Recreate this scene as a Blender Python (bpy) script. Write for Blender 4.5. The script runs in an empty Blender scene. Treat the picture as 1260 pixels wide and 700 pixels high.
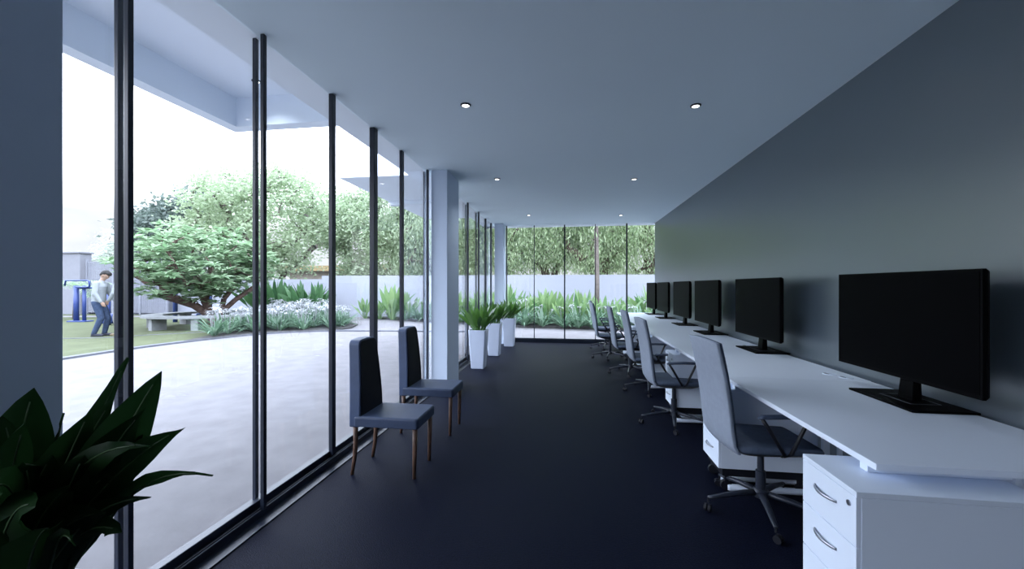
import bpy, math, random
from mathutils import Vector, Matrix, Euler, noise
random.seed(7)
PI = math.pi
SC = bpy.context.scene
COL = SC.collection

# ------------------------------------------------------------------ materials
def nt_new(name):
    m = bpy.data.materials.new(name); m.use_nodes = True
    return m, m.node_tree.nodes, m.node_tree.links

def mat(name, col, rough=0.5, spec=0.5, metal=0.0, vary=0.08, nscale=6.0, bump=0.0, bscale=60.0, coat=0.0):
    m, n, l = nt_new(name)
    b = n['Principled BSDF']
    b.inputs['Roughness'].default_value = rough
    b.inputs['Specular IOR Level'].default_value = spec
    b.inputs['Metallic'].default_value = metal
    b.inputs['Coat Weight'].default_value = coat
    tc = n.new('ShaderNodeTexCoord')
    nz = n.new('ShaderNodeTexNoise'); nz.inputs['Scale'].default_value = nscale; nz.inputs['Detail'].default_value = 4
    l.new(tc.outputs['Object'], nz.inputs['Vector'])
    cr = n.new('ShaderNodeValToRGB')
    cr.color_ramp.elements[0].position = 0.3; cr.color_ramp.elements[1].position = 0.7
    cr.color_ramp.elements[0].color = (*[c * (1 - vary) for c in col], 1)
    cr.color_ramp.elements[1].color = (*[min(1, c * (1 + vary)) for c in col], 1)
    l.new(nz.outputs['Fac'], cr.inputs['Fac']); l.new(cr.outputs['Color'], b.inputs['Base Color'])
    if bump > 0:
        n2 = n.new('ShaderNodeTexNoise'); n2.inputs['Scale'].default_value = bscale; n2.inputs['Detail'].default_value = 3
        bp = n.new('ShaderNodeBump'); bp.inputs['Strength'].default_value = bump; bp.inputs['Distance'].default_value = 0.01
        l.new(tc.outputs['Object'], n2.inputs['Vector']); l.new(n2.outputs['Fac'], bp.inputs['Height'])
        l.new(bp.outputs['Normal'], b.inputs['Normal'])
    return m

def leaf_mat(name, c1, c2, trans=0.35, rough=0.5, gloss=0.12):
    m, n, l = nt_new(name)
    n.remove(n['Principled BSDF'])
    out = n['Material Output']
    geo = n.new('ShaderNodeNewGeometry')
    cr = n.new('ShaderNodeValToRGB')
    cr.color_ramp.elements[0].color = (*c1, 1); cr.color_ramp.elements[1].color = (*c2, 1)
    l.new(geo.outputs['Random Per Island'], cr.inputs['Fac'])
    d = n.new('ShaderNodeBsdfDiffuse'); t = n.new('ShaderNodeBsdfTranslucent'); g = n.new('ShaderNodeBsdfGlossy')
    g.inputs['Roughness'].default_value = rough
    l.new(cr.outputs['Color'], d.inputs['Color']); l.new(cr.outputs['Color'], t.inputs['Color'])
    mx = n.new('ShaderNodeMixShader'); mx.inputs['Fac'].default_value = trans
    l.new(d.outputs[0], mx.inputs[1]); l.new(t.outputs[0], mx.inputs[2])
    m2 = n.new('ShaderNodeMixShader'); m2.inputs['Fac'].default_value = gloss * 0.35
    l.new(mx.outputs[0], m2.inputs[1]); l.new(g.outputs[0], m2.inputs[2])
    l.new(m2.outputs[0], out.inputs['Surface'])
    return m

def emit(name, col, s):
    m, n, l = nt_new(name); n.remove(n['Principled BSDF'])
    e = n.new('ShaderNodeEmission'); e.inputs['Color'].default_value = (*col, 1); e.inputs['Strength'].default_value = s
    l.new(e.outputs[0], n['Material Output'].inputs['Surface']); return m

def glass_mat():
    m, n, l = nt_new('window_glass'); n.remove(n['Principled BSDF'])
    geo = n.new('ShaderNodeNewGeometry')
    dt = n.new('ShaderNodeVectorMath'); dt.operation = 'DOT_PRODUCT'
    l.new(geo.outputs['Incoming'], dt.inputs[0]); l.new(geo.outputs['Normal'], dt.inputs[1])
    ab = n.new('ShaderNodeMath'); ab.operation = 'ABSOLUTE'; l.new(dt.outputs['Value'], ab.inputs[0])
    om = n.new('ShaderNodeMath'); om.operation = 'SUBTRACT'; om.inputs[0].default_value = 1; l.new(ab.outputs[0], om.inputs[1])
    pw = n.new('ShaderNodeMath'); pw.operation = 'POWER'; pw.inputs[1].default_value = 5; l.new(om.outputs[0], pw.inputs[0])
    ma = n.new('ShaderNodeMath'); ma.operation = 'MULTIPLY_ADD'; ma.inputs[1].default_value = 0.9; ma.inputs[2].default_value = 0.035
    l.new(pw.outputs[0], ma.inputs[0])
    tr = n.new('ShaderNodeBsdfTransparent'); tr.inputs['Color'].default_value = (0.965, 0.975, 0.985, 1)
    gl = n.new('ShaderNodeBsdfGlossy'); gl.inputs['Roughness'].default_value = 0.0
    mx = n.new('ShaderNodeMixShader')
    l.new(ma.outputs[0], mx.inputs['Fac']); l.new(tr.outputs[0], mx.inputs[1]); l.new(gl.outputs[0], mx.inputs[2])
    l.new(mx.outputs[0], n['Material Output'].inputs['Surface'])
    return m

M = {}
M['ceiling'] = mat('ceiling_paint', (.80, .92, 1.0), .75, .3, vary=.015, nscale=.6)
M['wall'] = mat('satin_wall_paint', (.045, .066, .088), .33, .5, vary=.03, nscale=.8)
M['wall'].node_tree.nodes['Principled BSDF'].inputs['IOR'].default_value = 3.0
M['plaster'] = mat('column_plaster', (.60, .69, .83), .7, .3, vary=.03, nscale=2)
M['carpet'] = mat('dark_carpet', (.004, .0055, .014), .5, .045, vary=.75, nscale=120, bump=.4, bscale=150)
M['frame'] = mat('dark_aluminium', (.010, .015, .028), .36, .45, vary=.1)
M['lip'] = mat('track_metal', (.18, .19, .23), .35, .5, metal=.6, vary=.1)
M['glass'] = glass_mat()
M['soffit'] = mat('exterior_render', (0.79, 0.85, 0.92), .8, .3, vary=.03, nscale=1.5)
M['paving'] = mat('pale_concrete_paving', (0.148, 0.144, 0.148), .85, .04, vary=.10, nscale=3.5, bump=.5, bscale=9)
M['kerb'] = mat('grey_kerb_stone', (0.102, 0.1071, 0.1224), .8, .2, vary=.12, nscale=8)
M['lawn'] = mat('lawn_turf', (.070, .080, .043), .95, .1, vary=.14, nscale=2.5, bump=.5, bscale=40)
M['soil'] = mat('garden_soil', (0.06, 0.058, 0.056), .95, .1, vary=.3, nscale=9, bump=.4)
M['whitewall'] = mat('white_garden_wall', (0.2545, 0.2669, 0.3038), .85, .2, vary=.03, nscale=1.2)
M['desk'] = mat('white_laminate', (.78, .85, .96), .30, .5, vary=.015, nscale=2)
M['cab'] = mat('white_pedestal_metal', (.74, .82, .94), .42, .45, vary=.015, nscale=2)
M['dark'] = mat('black_plastic', (.010, .011, .016), .4, .4, vary=.1)
M['mon'] = mat('matt_black_monitor', (.0015, .0015, .002), .5, .05, vary=.05)
M['screen'] = mat('dark_screen', (.001, .001, .0015), .5, .03, vary=.02)
M['chrome'] = mat('brushed_steel', (.42, .44, .50), .3, .5, metal=.9, vary=.05)
M['chairback'] = mat('grey_chair_shell', (.26, .30, .37), .62, .35, vary=.05, nscale=30, bump=.1, bscale=300)
M['seatfab'] = mat('slate_seat_fabric', (.075, .10, .15), .7, .3, vary=.12, nscale=40, bump=.15, bscale=300)
M['armpad'] = mat('grey_arm_rubber', (.045, .065, .11), .5, .4, vary=.06)
M['navy'] = mat('navy_upholstery', (.034, .052, .10), .5, .4, vary=.08, nscale=20, bump=.08, bscale=250)
M['navyedge'] = mat('navy_piping_edge', (.042, .066, .13), .5, .4, vary=.08, nscale=20)
M['navyshade'] = mat('shaded_back_panel', (.005, .006, .011), .6, .15, vary=.08, nscale=20)  # navy darkened to near black: shade of the unlit backrest front
M['chairbase'] = mat('dark_chair_base', (.016, .021, .034), .4, .45, vary=.06)
M['wood'] = mat('brown_wood', (.10, .056, .038), .45, .4, vary=.3, nscale=14)
M['planter'] = mat('glossy_white_planter', (.50, .56, .68), .3, .5, vary=.02)
M['bark'] = mat('brown_bark', (.11, .075, .065), .9, .1, vary=.35, nscale=12, bump=.5)
M['palebark'] = mat('pale_bark', (0.1344, 0.1152, 0.1024), .9, .1, vary=.25, nscale=9, bump=.4)
M['stone'] = mat('pale_bench_stone', (0.2, 0.208, 0.212), .8, .2, vary=.1, nscale=6)
M['blue'] = mat('blue_painted_steel', (0.02304, 0.04352, 0.1587), .45, .4, vary=.06)
M['greysteel'] = mat('grey_fence_steel', (0.176, 0.184, 0.216), .6, .3, vary=.08)
M['block'] = mat('pale_grey_render', (0.176, 0.1792, 0.2016), .85, .2, vary=.04)
M['orange'] = mat('ochre_roof_edge', (0.248, 0.192, 0.1), .8, .2, vary=.2, nscale=5)
M['housewall'] = mat('far_house_wall', (0.2, 0.18, 0.144), .8, .2, vary=.2, nscale=3)
M['skin'] = mat('skin', (0.275, 0.18, 0.135), .55, .4, vary=.05)
M['shirt'] = mat('pale_shirt_cotton', (.21, .23, .24), .8, .2, vary=.06, nscale=12)
M['jeans'] = mat('blue_denim', (.030, .046, .085), .85, .2, vary=.25, nscale=20)
M['shoe'] = mat('dark_shoe_leather', (.018, .02, .03), .6, .3, vary=.1)
M['hair'] = mat('black_hair', (.006, .005, .005), .6, .3, vary=.2, nscale=50)
M['pale'] = mat('pale_trousers', (0.1683, 0.1683, 0.1683), .85, .2, vary=.06)
M['tan'] = mat('tan_shoe', (0.144, 0.1152, 0.0704), .6, .3, vary=.1)
M['leaf_dark'] = leaf_mat('glossy_dark_leaf', (.006, .022, .007), (.012, .042, .010), 0.35, .35, .08)
M['leaf_rib'] = leaf_mat('pale_leaf_midrib', (.05, .10, .04), (.06, .12, .04), .2, .4, .2)
M['leaf_pot'] = leaf_mat('green_potted_leaf', (.03, .10, .02), (.12, .27, .05), .35, .35, .25)
M['leaf_fr'] = leaf_mat('bright_frangipani_leaf', (.13, .24, .11), (.36, .46, .31), 0.5)
M['leaf_pale'] = leaf_mat('pale_green_leaf', (.25, .34, .19), (.42, .50, .34), 0.5)  # outdoor haze put into the colour as extra paleness
M['leaf_back'] = leaf_mat('hazed_green_leaf', (.22, .33, .15), (.50, .58, .37), 0.5)  # leaf green paled in the colour to stand in for haze
M['leaf_far'] = leaf_mat('grey_green_leaf', (.07, .10, .085), (.13, .17, .14), 0.35)
M['leaf_haze'] = leaf_mat('hazy_green_leaf', (.36, .40, .34), (.46, .50, .43), 0.5)  # distance haze painted into the leaf colour
M['leaf_lily'] = leaf_mat('strap_leaf_green', (0.06336, 0.1426, 0.0792), (0.1795, 0.2746, 0.1795), .35)
M['leaf_canna'] = leaf_mat('broad_leaf_green', (.06, .15, .05), (.24, .36, .15), 0.5)
M['leaf_strel'] = leaf_mat('deep_broad_leaf', (0.024, 0.0816, 0.0288), (0.0768, 0.1728, 0.0672), .35)
M['petal'] = leaf_mat('white_petal', (0.311, 0.3283, 0.337), (0.3802, 0.3888, 0.3974), .3)
M['lamp'] = emit('downlight_glow', (1, 1, 1), 4.0)

# ------------------------------------------------------------------ mesh helpers
class MB:
    def __init__(s): s.v = []; s.f = []; s.mi = []; s.cur = 0
    def add(s, vs, fs):
        o = len(s.v); s.v += [tuple(p) for p in vs]
        for f in fs: s.f.append(tuple(i + o for i in f)); s.mi.append(s.cur)
    def box(s, x0, x1, y0, y1, z0, z1, R=None):
        vs = [Vector((x, y, z)) for z in (z0, z1) for y in (y0, y1) for x in (x0, x1)]
        if R is not None: vs = [R @ p for p in vs]
        s.add(vs, [(0, 2, 3, 1), (4, 5, 7, 6), (0, 1, 5, 4), (2, 6, 7, 3), (0, 4, 6, 2), (1, 3, 7, 5)])
    def tube(s, pts, r, n=10, cap=True, flat=1.0):
        pts = [Vector(p) for p in pts]
        rs = r if isinstance(r, (list, tuple)) else [r] * len(pts)
        vs = []; fs = []; up = None
        for i, p in enumerate(pts):
            t = (pts[min(i + 1, len(pts) - 1)] - pts[max(i - 1, 0)])
            if t.length < 1e-9: t = Vector((0, 0, 1))
            t.normalize()
            if up is None:
                up = Vector((0, 0, 1)) if abs(t.z) < .9 else Vector((1, 0, 0))
            a = t.cross(up); a.normalize(); b = a.cross(t); b.normalize(); up = b
            for k in range(n):
                w = 2 * PI * k / n
                vs.append(p + a * (rs[i] * math.cos(w)) + b * (rs[i] * flat * math.sin(w)))
        for i in range(len(pts) - 1):
            for k in range(n):
                fs.append((i * n + k, i * n + (k + 1) % n, (i + 1) * n + (k + 1) % n, (i + 1) * n + k))
        if cap:
            fs.append(tuple(range(n))[::-1]); fs.append(tuple((len(pts) - 1) * n + k for k in range(n)))
        s.add(vs, fs)
    def lathe(s, prof, c=(0, 0, 0), n=20):
        vs = []; fs = []
        for r, z in prof:
            for k in range(n):
                w = 2 * PI * k / n; vs.append((c[0] + r * math.cos(w), c[1] + r * math.sin(w), c[2] + z))
        for i in range(len(prof) - 1):
            for k in range(n):
                fs.append((i * n + k, i * n + (k + 1) % n, (i + 1) * n + (k + 1) % n, (i + 1) * n + k))
        fs.append(tuple(range(n))[::-1]); fs.append(tuple((len(prof) - 1) * n + k for k in range(n)))
        s.add(vs, fs)
    def loft(s, rings):
        n = len(rings[0]); vs = [p for r in rings for p in r]; fs = []
        for i in range(len(rings) - 1):
            for k in range(n):
                fs.append((i * n + k, i * n + (k + 1) % n, (i + 1) * n + (k + 1) % n, (i + 1) * n + k))
        fs.append(tuple(range(n))[::-1]); fs.append(tuple((len(rings) - 1) * n + k for k in range(n)))
        s.add(vs, fs)
    def prism(s, poly, z0, z1):
        n = len(poly)
        s.add([(x, y, z0) for x, y in poly] + [(x, y, z1) for x, y in poly],
              [tuple(range(n))[::-1], tuple(range(n, 2 * n))] + [(k, (k + 1) % n, n + (k + 1) % n, n + k) for k in range(n)])
    def ball(s, c, rx, ry=None, rz=None, n=12, R=None):
        ry = ry or rx; rz = rz or rx; vs = []; fs = []; m = n // 2 + 1
        for i in range(m + 1):
            a = PI * i / m
            for k in range(n):
                w = 2 * PI * k / n
                p = Vector((rx * math.sin(a) * math.cos(w), ry * math.sin(a) * math.sin(w), rz * math.cos(a)))
                if R is not None: p = R @ p
                vs.append(p + Vector(c))
        for i in range(m):
            for k in range(n):
                fs.append((i * n + k, (i + 1) * n + k, (i + 1) * n + (k + 1) % n, i * n + (k + 1) % n))
        s.add(vs, fs)
    def build(s, name, m, parent=None, smooth=False, bevel=0.0, seg=2):
        me = bpy.data.meshes.new(name); me.from_pydata(s.v, [], s.f)
        ms = m if isinstance(m, (list, tuple)) else [m]
        for q in ms: me.materials.append(q)
        if len(ms) > 1: me.polygons.foreach_set('material_index', s.mi)
        if smooth: me.polygons.foreach_set('use_smooth', [True] * len(me.polygons))
        me.update()
        o = bpy.data.objects.new(name, me); COL.objects.link(o)
        if parent: o.parent = parent
        if bevel > 0:
            b = o.modifiers.new('bevel', 'BEVEL'); b.width = bevel; b.segments = seg; b.limit_method = 'ANGLE'; b.angle_limit = math.radians(40)
        return o

def tag(o, label=None, cat=None, group=None, kind=None):
    if label: o['label'] = label
    if cat: o['category'] = cat
    if group: o['group'] = group
    if kind: o['kind'] = kind
    return o
def empty(name, loc=(0, 0, 0), rz=0.0):
    o = bpy.data.objects.new(name, None); COL.objects.link(o); o.location = loc; o.rotation_euler = (0, 0, rz)
    o.empty_display_size = .1
    return o
def copy_tree(o, parent=None):
    c = o.copy(); COL.objects.link(c)
    if parent: c.parent = parent
    for ch in list(o.children): copy_tree(ch, c)
    return c
def struct(o): o['kind'] = 'structure'; return o
def sbox(name, m, *a, bevel=0.0):
    b = MB(); b.box(*a); return struct(b.build(name, m, bevel=bevel))

# ------------------------------------------------------------------ room shell
HC = 2.92; XL = -1.87; XR = 2.055; YB = 10.0
sbox('floor', M['carpet'], -1.86, 2.25, -6.0, 9.96, -.12, 0)
sbox('ceiling', M['ceiling'], -1.88, 2.25, -6.0, 10.02, HC, HC + .25)
sbox('wall_right', M['wall'], XR, XR + .2, -6.0, 10.05, -.1, HC + .1)
sbox('wall_front', M['plaster'], -2.1, 2.3, -6.2, -6.0, -.1, HC + .1)
sbox('wall_left', M['plaster'], -2.0, -1.9, -6.0, -3.0, 0, HC)  # unseen stretch, made solid to hold back daylight from behind the camera
for i, (a, b) in enumerate(((.5, 1.045), (5.05, 5.60), (9.56, 9.93))):
    sbox('column_%s' % ('near', 'middle', 'far')[i], M['plaster'], -1.79, -1.572, a, b, 0, HC, bevel=.004)
# sill under the side glazing; thin floor strip paints in its contact shadow
o = MB(); o.box(-1.99, -1.836, -3.0, 9.98, -.1, .05); o.box(-1.836, -1.755, -3.0, 9.96, 0, .008)
o = struct(o.build('sill_and_shade_strip', M['frame']))
b = MB(); b.box(-1.842, -1.832, .62, 9.96, .05, .055); b.build('track_lip', M['lip'], o)
b = MB(); b.box(-1.845, -1.839, .62, 9.96, .0505, .062); b.build('track_rib', M['frame'], o)
o = struct((lambda m: (m.box(-1.86, XR, 9.95, 10.06, -.1, .085), m)[1])(MB()).build('trim_2', M['frame']))

def window(n, name_parts, pane, bars, rail=None):
    p = MB(); p.box(*pane)
    o = struct(p.build('window_%d' % n, M['glass']))
    for q in bars:
        m = MB(); m.box(*q); m.build('mullion', M['frame'], o, bevel=.003)
    if rail:
        m = MB(); m.box(*rail); m.build('bottom_rail', M['frame'], o, bevel=.004)
    return o
A = (-1.92, -1.897); B = (-1.842, -1.817); Sg = (-1.878, -1.845)
ml = [  # (centre, [bars])
 (1.45, [(*A, 1.447, 1.470), (*B, 1.424, 1.446)]),
 (2.20, [(*A, 2.200, 2.226), (*B, 2.171, 2.196)]),
 (2.945, [(*Sg, 2.920, 2.968)]),
 (3.63, [(-1.89, -1.84, 3.595, 3.667)]),
 (4.28, [(*Sg, 4.25, 4.306)]),
 (5.08, [(*A, 5.095, 5.147), (*B, 5.000, 5.045)]),
 (5.83, [(*Sg, 5.80, 5.85)]),
 (6.55, [(*Sg, 6.52, 6.57)]),
 (7.19, [(*A, 7.243, 7.298), (*B, 7.090, 7.150)]),
 (8.06, [(*A, 8.10, 8.17), (*B, 7.980, 8.04)]),
 (8.85, [(*Sg, 8.81, 8.88)]),
 (9.49, [(*Sg, 9.45, 9.52)]),
]
prev = -3.0; wn = 1
ml = [(y, [(*Sg, y - .025, y + .025)]) for y in (-2.25, -1.5, -.75, 0, .74)] + ml
for i, (c, bars) in enumerate(ml + [(9.94, [])]):
    x = -1.872 if i % 2 else -1.866
    bb = [(q[0], q[1], q[2], q[3], .05, HC) for q in bars]
    window(wn, None, (x - .004, x + .004, prev, c, .09, HC), bb, (-1.905, -1.868 if 1 else 0, prev, c, .05, .098)); wn += 1
    prev = c
bx = [-1.60, -.86, -.105, .644, 1.389]
prev = -1.57
for i, c in enumerate(bx[1:] + [XR]):
    w = .016 if i % 2 else .009
    bars = [(c - w, c + w, 9.97, 10.03, .085, HC)] if c < XR else []
    if i == 0: bars.append((-1.572, -1.548, 9.97, 10.03, .085, HC))
    window(wn, None, (prev, c, 9.995, 10.003, .085, HC), bars, (prev, c, 9.98, 10.02, .085, .1)); wn += 1
    prev = c

# ------------------------------------------------------------------ outside canopy
b = MB(); b.box(-2.17, -1.88, -6.2, 10.3, HC, 3.75); b.box(-2.17, 2.3, 10.02, 10.35, HC, 3.75)
struct(b.build('lintel', M['soffit']))
b = MB()
b.box(-3.87, -2.17, -6.2, 4.18, 3.52, 3.75)
b.box(-3.87, -3.72, -6.2, 4.18, 3.20, 3.52)
b.box(-3.72, -2.17, 4.03, 4.18, 3.20, 3.52)
struct(b.build('canopy', M['soffit']))
b = MB()
b.box(-3.80, -2.17, 6.18, 10.3, 3.2, 3.66); b.box(-3.78, -2.17, 8.0, 8.2, 3.12, 3.2)
struct(b.build('canopy_2' if 0 else 'rear_canopy', M['soffit']))
b = MB(); b.box(-2.2, 2.3, -6.2, 10.35, 3.75, 3.9); struct(b.build('roof', M['soffit']))

# ------------------------------------------------------------------ ground
b = MB(); b.box(-60, 30, -25, 45, -.3, -.02); struct(b.build('ground', M['paving']))
kc = [(-9.3, -12), (-9.55, 0), (-9.72, 6.5), (-9.75, 7.6), (-9.6, 8.8), (-9.2, 10.2), (-8.5, 11.1), (-7.4, 11.62), (-6.0, 11.8), (-4.2, 11.95), (-2.4, 12.1)]
def spline(pts, k=8):
    out = []
    for i in range(len(pts) - 1):
        p0 = Vector(pts[max(i - 1, 0)]); p1 = Vector(pts[i]); p2 = Vector(pts[i + 1]); p3 = Vector(pts[min(i + 2, len(pts) - 1)])
        for j in range(k):
            t = j / k
            out.append(.5 * ((2 * p1) + (p2 - p0) * t + (2 * p0 - 5 * p1 + 4 * p2 - p3) * t * t + (-p0 + 3 * p1 - 3 * p2 + p3) * t ** 3))
    out.append(Vector(pts[-1])); return out
def strip(name, m, pts, w, z0, z1):
    P = spline(pts); L = []; R = []
    for i, p in enumerate(P):
        t = (P[min(i + 1, len(P) - 1)] - P[max(i - 1, 0)]); t.normalize(); nrm = Vector((-t.y, t.x))
        L.append(p + nrm * w / 2); R.append(p - nrm * w / 2)
    b = MB()
    b.loft([[(l.x, l.y, z0), (r.x, r.y, z0), (r.x, r.y, z1), (l.x, l.y, z1)] for l, r in zip(L, R)])
    return struct(b.build(name, m))
strip('kerb', M['kerb'], kc, .16, -.05, .02)
lawn_edge = [tuple(p) for p in spline(kc[:6])]
b = MB(); b.prism(lawn_edge + [(-10.6, 12.2), (-12.5, 15.0), (-14, 16.8), (-45, 16.8), (-45, -12)], -.05, .005)
struct(b.build('lawn', M['lawn']))
strip('lawn_edging', M['kerb'], [(-30, 5.6), (-14.2, 8.6), (-11.8, 9.9), (-10.2, 11.4)], .07, -.04, .016)
strip('path', M['paving'], [(-30, 14.0), (-22, 15.4), (-18, 16.0), (-13, 16.5)], .8, -.04, .012)
bed = [tuple(p) for p in spline(kc[4:8])] + [(-7.2, 12.5), (-7.6, 13.6), (-8.6, 14.6), (-9.8, 16.8), (-14.5, 16.8), (-12.5, 14.9), (-10.7, 12.2)]
b = MB(); b.prism(bed, -.05, .03); struct(b.build('flower_bed', M['soil']))
b = MB(); b.prism([(-9.0, 16.6), (-5.8, 15.2), (-1.7, 13.6), (0.9, 13.3), (7, 13.2), (7, 16.85), (-9, 16.85)], -.05, .05)
struct(b.build('planting_bed', M['soil']))
b = MB(); b.box(-11.4, 9, 17.2, 17.4, -.1, 1.88); struct(b.build('garden_wall', M['whitewall']))
b = MB(); b.box(-30, -11.4, 17.2, 17.4, -.1, 1.72); struct(b.build('garden_wall', M['whitewall']))

# ------------------------------------------------------------------ desks
GANG = .007   # the row runs very slightly towards the wall
def gx(y): return (y - 1.604) * GANG
DP = 1.39
ordn = ['first', 'second', 'third', 'fourth', 'fifth', 'sixth']
def make_desk(y0, k):
    ox = gx(y0 + DP / 2)
    r = empty('desk', (ox, y0, 0))
    b = MB(); b.box(1.087, 1.995, .001, DP - .001, .737, .762); b.build('desktop', M['desk'], r, bevel=.0025)
    b = MB(); b.box(1.105, 1.95, .07, .11, .702, .737); b.box(1.105, 1.95, DP - .11, DP - .07, .702, .737)
    b.box(1.62, 1.67, .11, DP - .11, .702, .737); b.build('support_rail', M['cab'], r)
    for yy in (.075, DP - .075):
        b = MB(); b.tube([(1.07, yy, .024), (1.08, yy, .024), (1.93, yy, .024), (1.94, yy, .024)], [.018, .022, .022, .018], 12)
        f = b.build('leg_foot', M['cab'], r, smooth=True)
        for x, w in ((1.585, .012), (1.68, .022), (1.765, .012)):
            b = MB(); b.box(x - w, x + w, yy - .012, yy + .012, .03, .715); b.build('leg_post', M['cab'], f, bevel=.003)
    b = MB(); b.box(1.90, 1.915, .14, DP - .14, .38, .70); b.build('modesty_panel', M['cab'], r)
    for gxx, gyy in ((1.855, .20), (1.90, .095)):
        b = MB(); b.lathe([(.042, 0), (.042, .003), (.036, .005), (.034, .0035), (.0, .0035)], (gxx, gyy, .7618), 22)
        g = b.build('cable_grommet', M['cab'], r, smooth=False)
        b = MB(); b.box(gxx - .03, gxx - .012, gyy - .02, gyy + .02, .7645, .7672); b.build('cable_slot', M['lip'], g)
    return r
dl = ['white desk nearest the camera, its end overhanging a drawer pedestal',
      'second white desk along the grey wall, behind the nearest office chair',
      'third white desk along the wall, beside the second office chair',
      'fourth white desk along the wall, beyond the third office chair',
      'fifth white desk along the wall, next to last before the window',
      'sixth white desk at the far end of the row, against the end window']
for k in range(6):
    r = make_desk(1.604 + DP * k, k) if k == 0 else copy_tree(d0)
    if k == 0: d0 = r
    else: r.location = (gx(1.604 + DP * k + DP / 2), 1.604 + DP * k, 0)
    tag(r, dl[k], 'desk', 'row of white desks along the wall')
sl = None

# pedestals
def make_ped():
    r = empty('drawer_pedestal')
    x0, x1, w = 0, .585, .315
    b = MB(); b.box(.016, x1, 0, w, .16, .68); b.build('body', M['cab'], r, bevel=.002)
    b = MB(); b.box(0, x1 + .004, -.001, w + .001, .681, .70); b.build('top_panel', M['cab'], r, bevel=.002)
    for j in range(3):
        z0 = .16 + j * .1737
        b = MB(); b.box(0, .0155, .001, w - .001, z0 + .0012, z0 + .1725); d = b.build('drawer', M['cab'], r, bevel=.002)
        zc = z0 + .105; pts = []
        for q in range(13):
            t = q / 12; y = .10 + .13 * t
            pts.append((-.001 - .020 * math.sin(PI * t) ** .8, y, zc))
        b = MB(); b.tube(pts, .0036, 8, flat=1.5); b.build('handle', M['chrome'], d, smooth=True)
    b = MB(); b.tube([(.002, .035, .645), (-.004, .035, .645)], .0095, 16); b.box(-.0052, -.0035, .0335, .0365, .639, .651)
    b.build('lock', M['chrome'], r)
    b = MB(); b.box(.03, x1 - .02, .015, w - .015, .105, .16); b.build('base_plate', M['dark'], r)
    for cx in (.06, x1 - .06):
        for cy in (.035, w - .035):
            b = MB(); b.tube([(cx, cy - .011, .036), (cx, cy + .011, .036)], .036, 14); b.box(cx - .012, cx + .012, cy - .014, cy + .014, .05, .105)
            b.build('castor', M['dark'], r)
    return r
pl = ['white drawer pedestal at lower right under the near desk end, curved silver handles',
      'white drawer pedestal just behind the nearest office chair',
      'white drawer pedestal behind the second office chair',
      'white drawer pedestal behind the third office chair',
      'white drawer pedestal behind the fourth office chair']
p0 = make_ped()
for k in range(5):
    y = 1.512 + 1.39 * k
    r = p0 if k == 0 else copy_tree(p0)
    r.location = (.968 + [0, .04, .085, .095, .10][k], y + (0 if k == 0 else -.01), 0)
    tag(r, pl[k], 'drawer pedestal', 'drawer pedestals under the desks')

# monitors
def make_monitor():
    r = empty('monitor')
    W = .95; z0 = .133; z1 = .716
    b = MB(); b.box(.09, .108, -W / 2, W / 2, z0, z1); b.build('bezel', M['mon'], r, bevel=.003)
    b = MB(); rings = []
    for t, s1 in ((0, 1), (.35, .97), (.7, .86), (1, .62)):
        x = .108 + .045 * t; h = (z1 - z0) / 2 * s1; w = W / 2 * (1 - (1 - s1) * .5); zc = (z0 + z1) / 2
        rings.append([(x, -w, zc - h), (x, w, zc - h), (x, w, zc + h), (x, -w, zc + h)])
    b.loft(rings); b.build('rear_housing', M['mon'], r, bevel=.006)
    b = MB(); b.box(.0885, .0902, -W / 2 + .012, W / 2 - .012, z0 + .02, z1 - .012); b.build('screen', M['screen'], r)
    b = MB(); b.loft([[(.135, -.05, .012), (.135, .05, .012), (.185, .05, .012), (.185, -.05, .012)],
                      [(.150, -.042, .18), (.150, .042, .18), (.185, .042, .18), (.185, -.042, .18)],
                      [(.150, -.04, .40), (.150, .04, .40), (.178, .04, .40), (.178, -.04, .40)]])
    b.build('stand_neck', M['mon'], r, bevel=.004)
    b = MB(); b.box(0, .30, -.232, .232, 0, .012); ba = b.build('stand_base', M['mon'], r, bevel=.003)
    b = MB()
    for q in ((.085, .088, -.11, .11), (.225, .228, -.11, .11), (.085, .228, -.11, -.107), (.085, .228, .107, .11)):
        b.box(q[0], q[1], q[2], q[3], .0115, .0132)
    b.build('inlay', M['lip'], ba)
    return r
mlab = ['large black monitor nearest the camera, on the first white desk',
        'second black monitor from the camera, fully visible on its square foot',
        'third black monitor from the camera along the grey wall',
        'fourth black monitor from the camera, partly covered by no neighbour',
        'fifth black monitor from the camera, one before the last',
        'last small black monitor at the far end beside the window']
mlab[3] = 'fourth black monitor from the camera, between the third and fifth'
m0 = make_monitor()
for k, (x, y) in enumerate(((1.711, 2.507), (1.742, 4.28), (1.748, 5.755), (1.75, 6.985), (1.75, 8.32), (1.75, 9.45))):
    r = m0 if k == 0 else copy_tree(m0)
    r.location = (x, y, .762); tag(r, mlab[k], 'monitor', 'black monitors on the desks')

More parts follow.
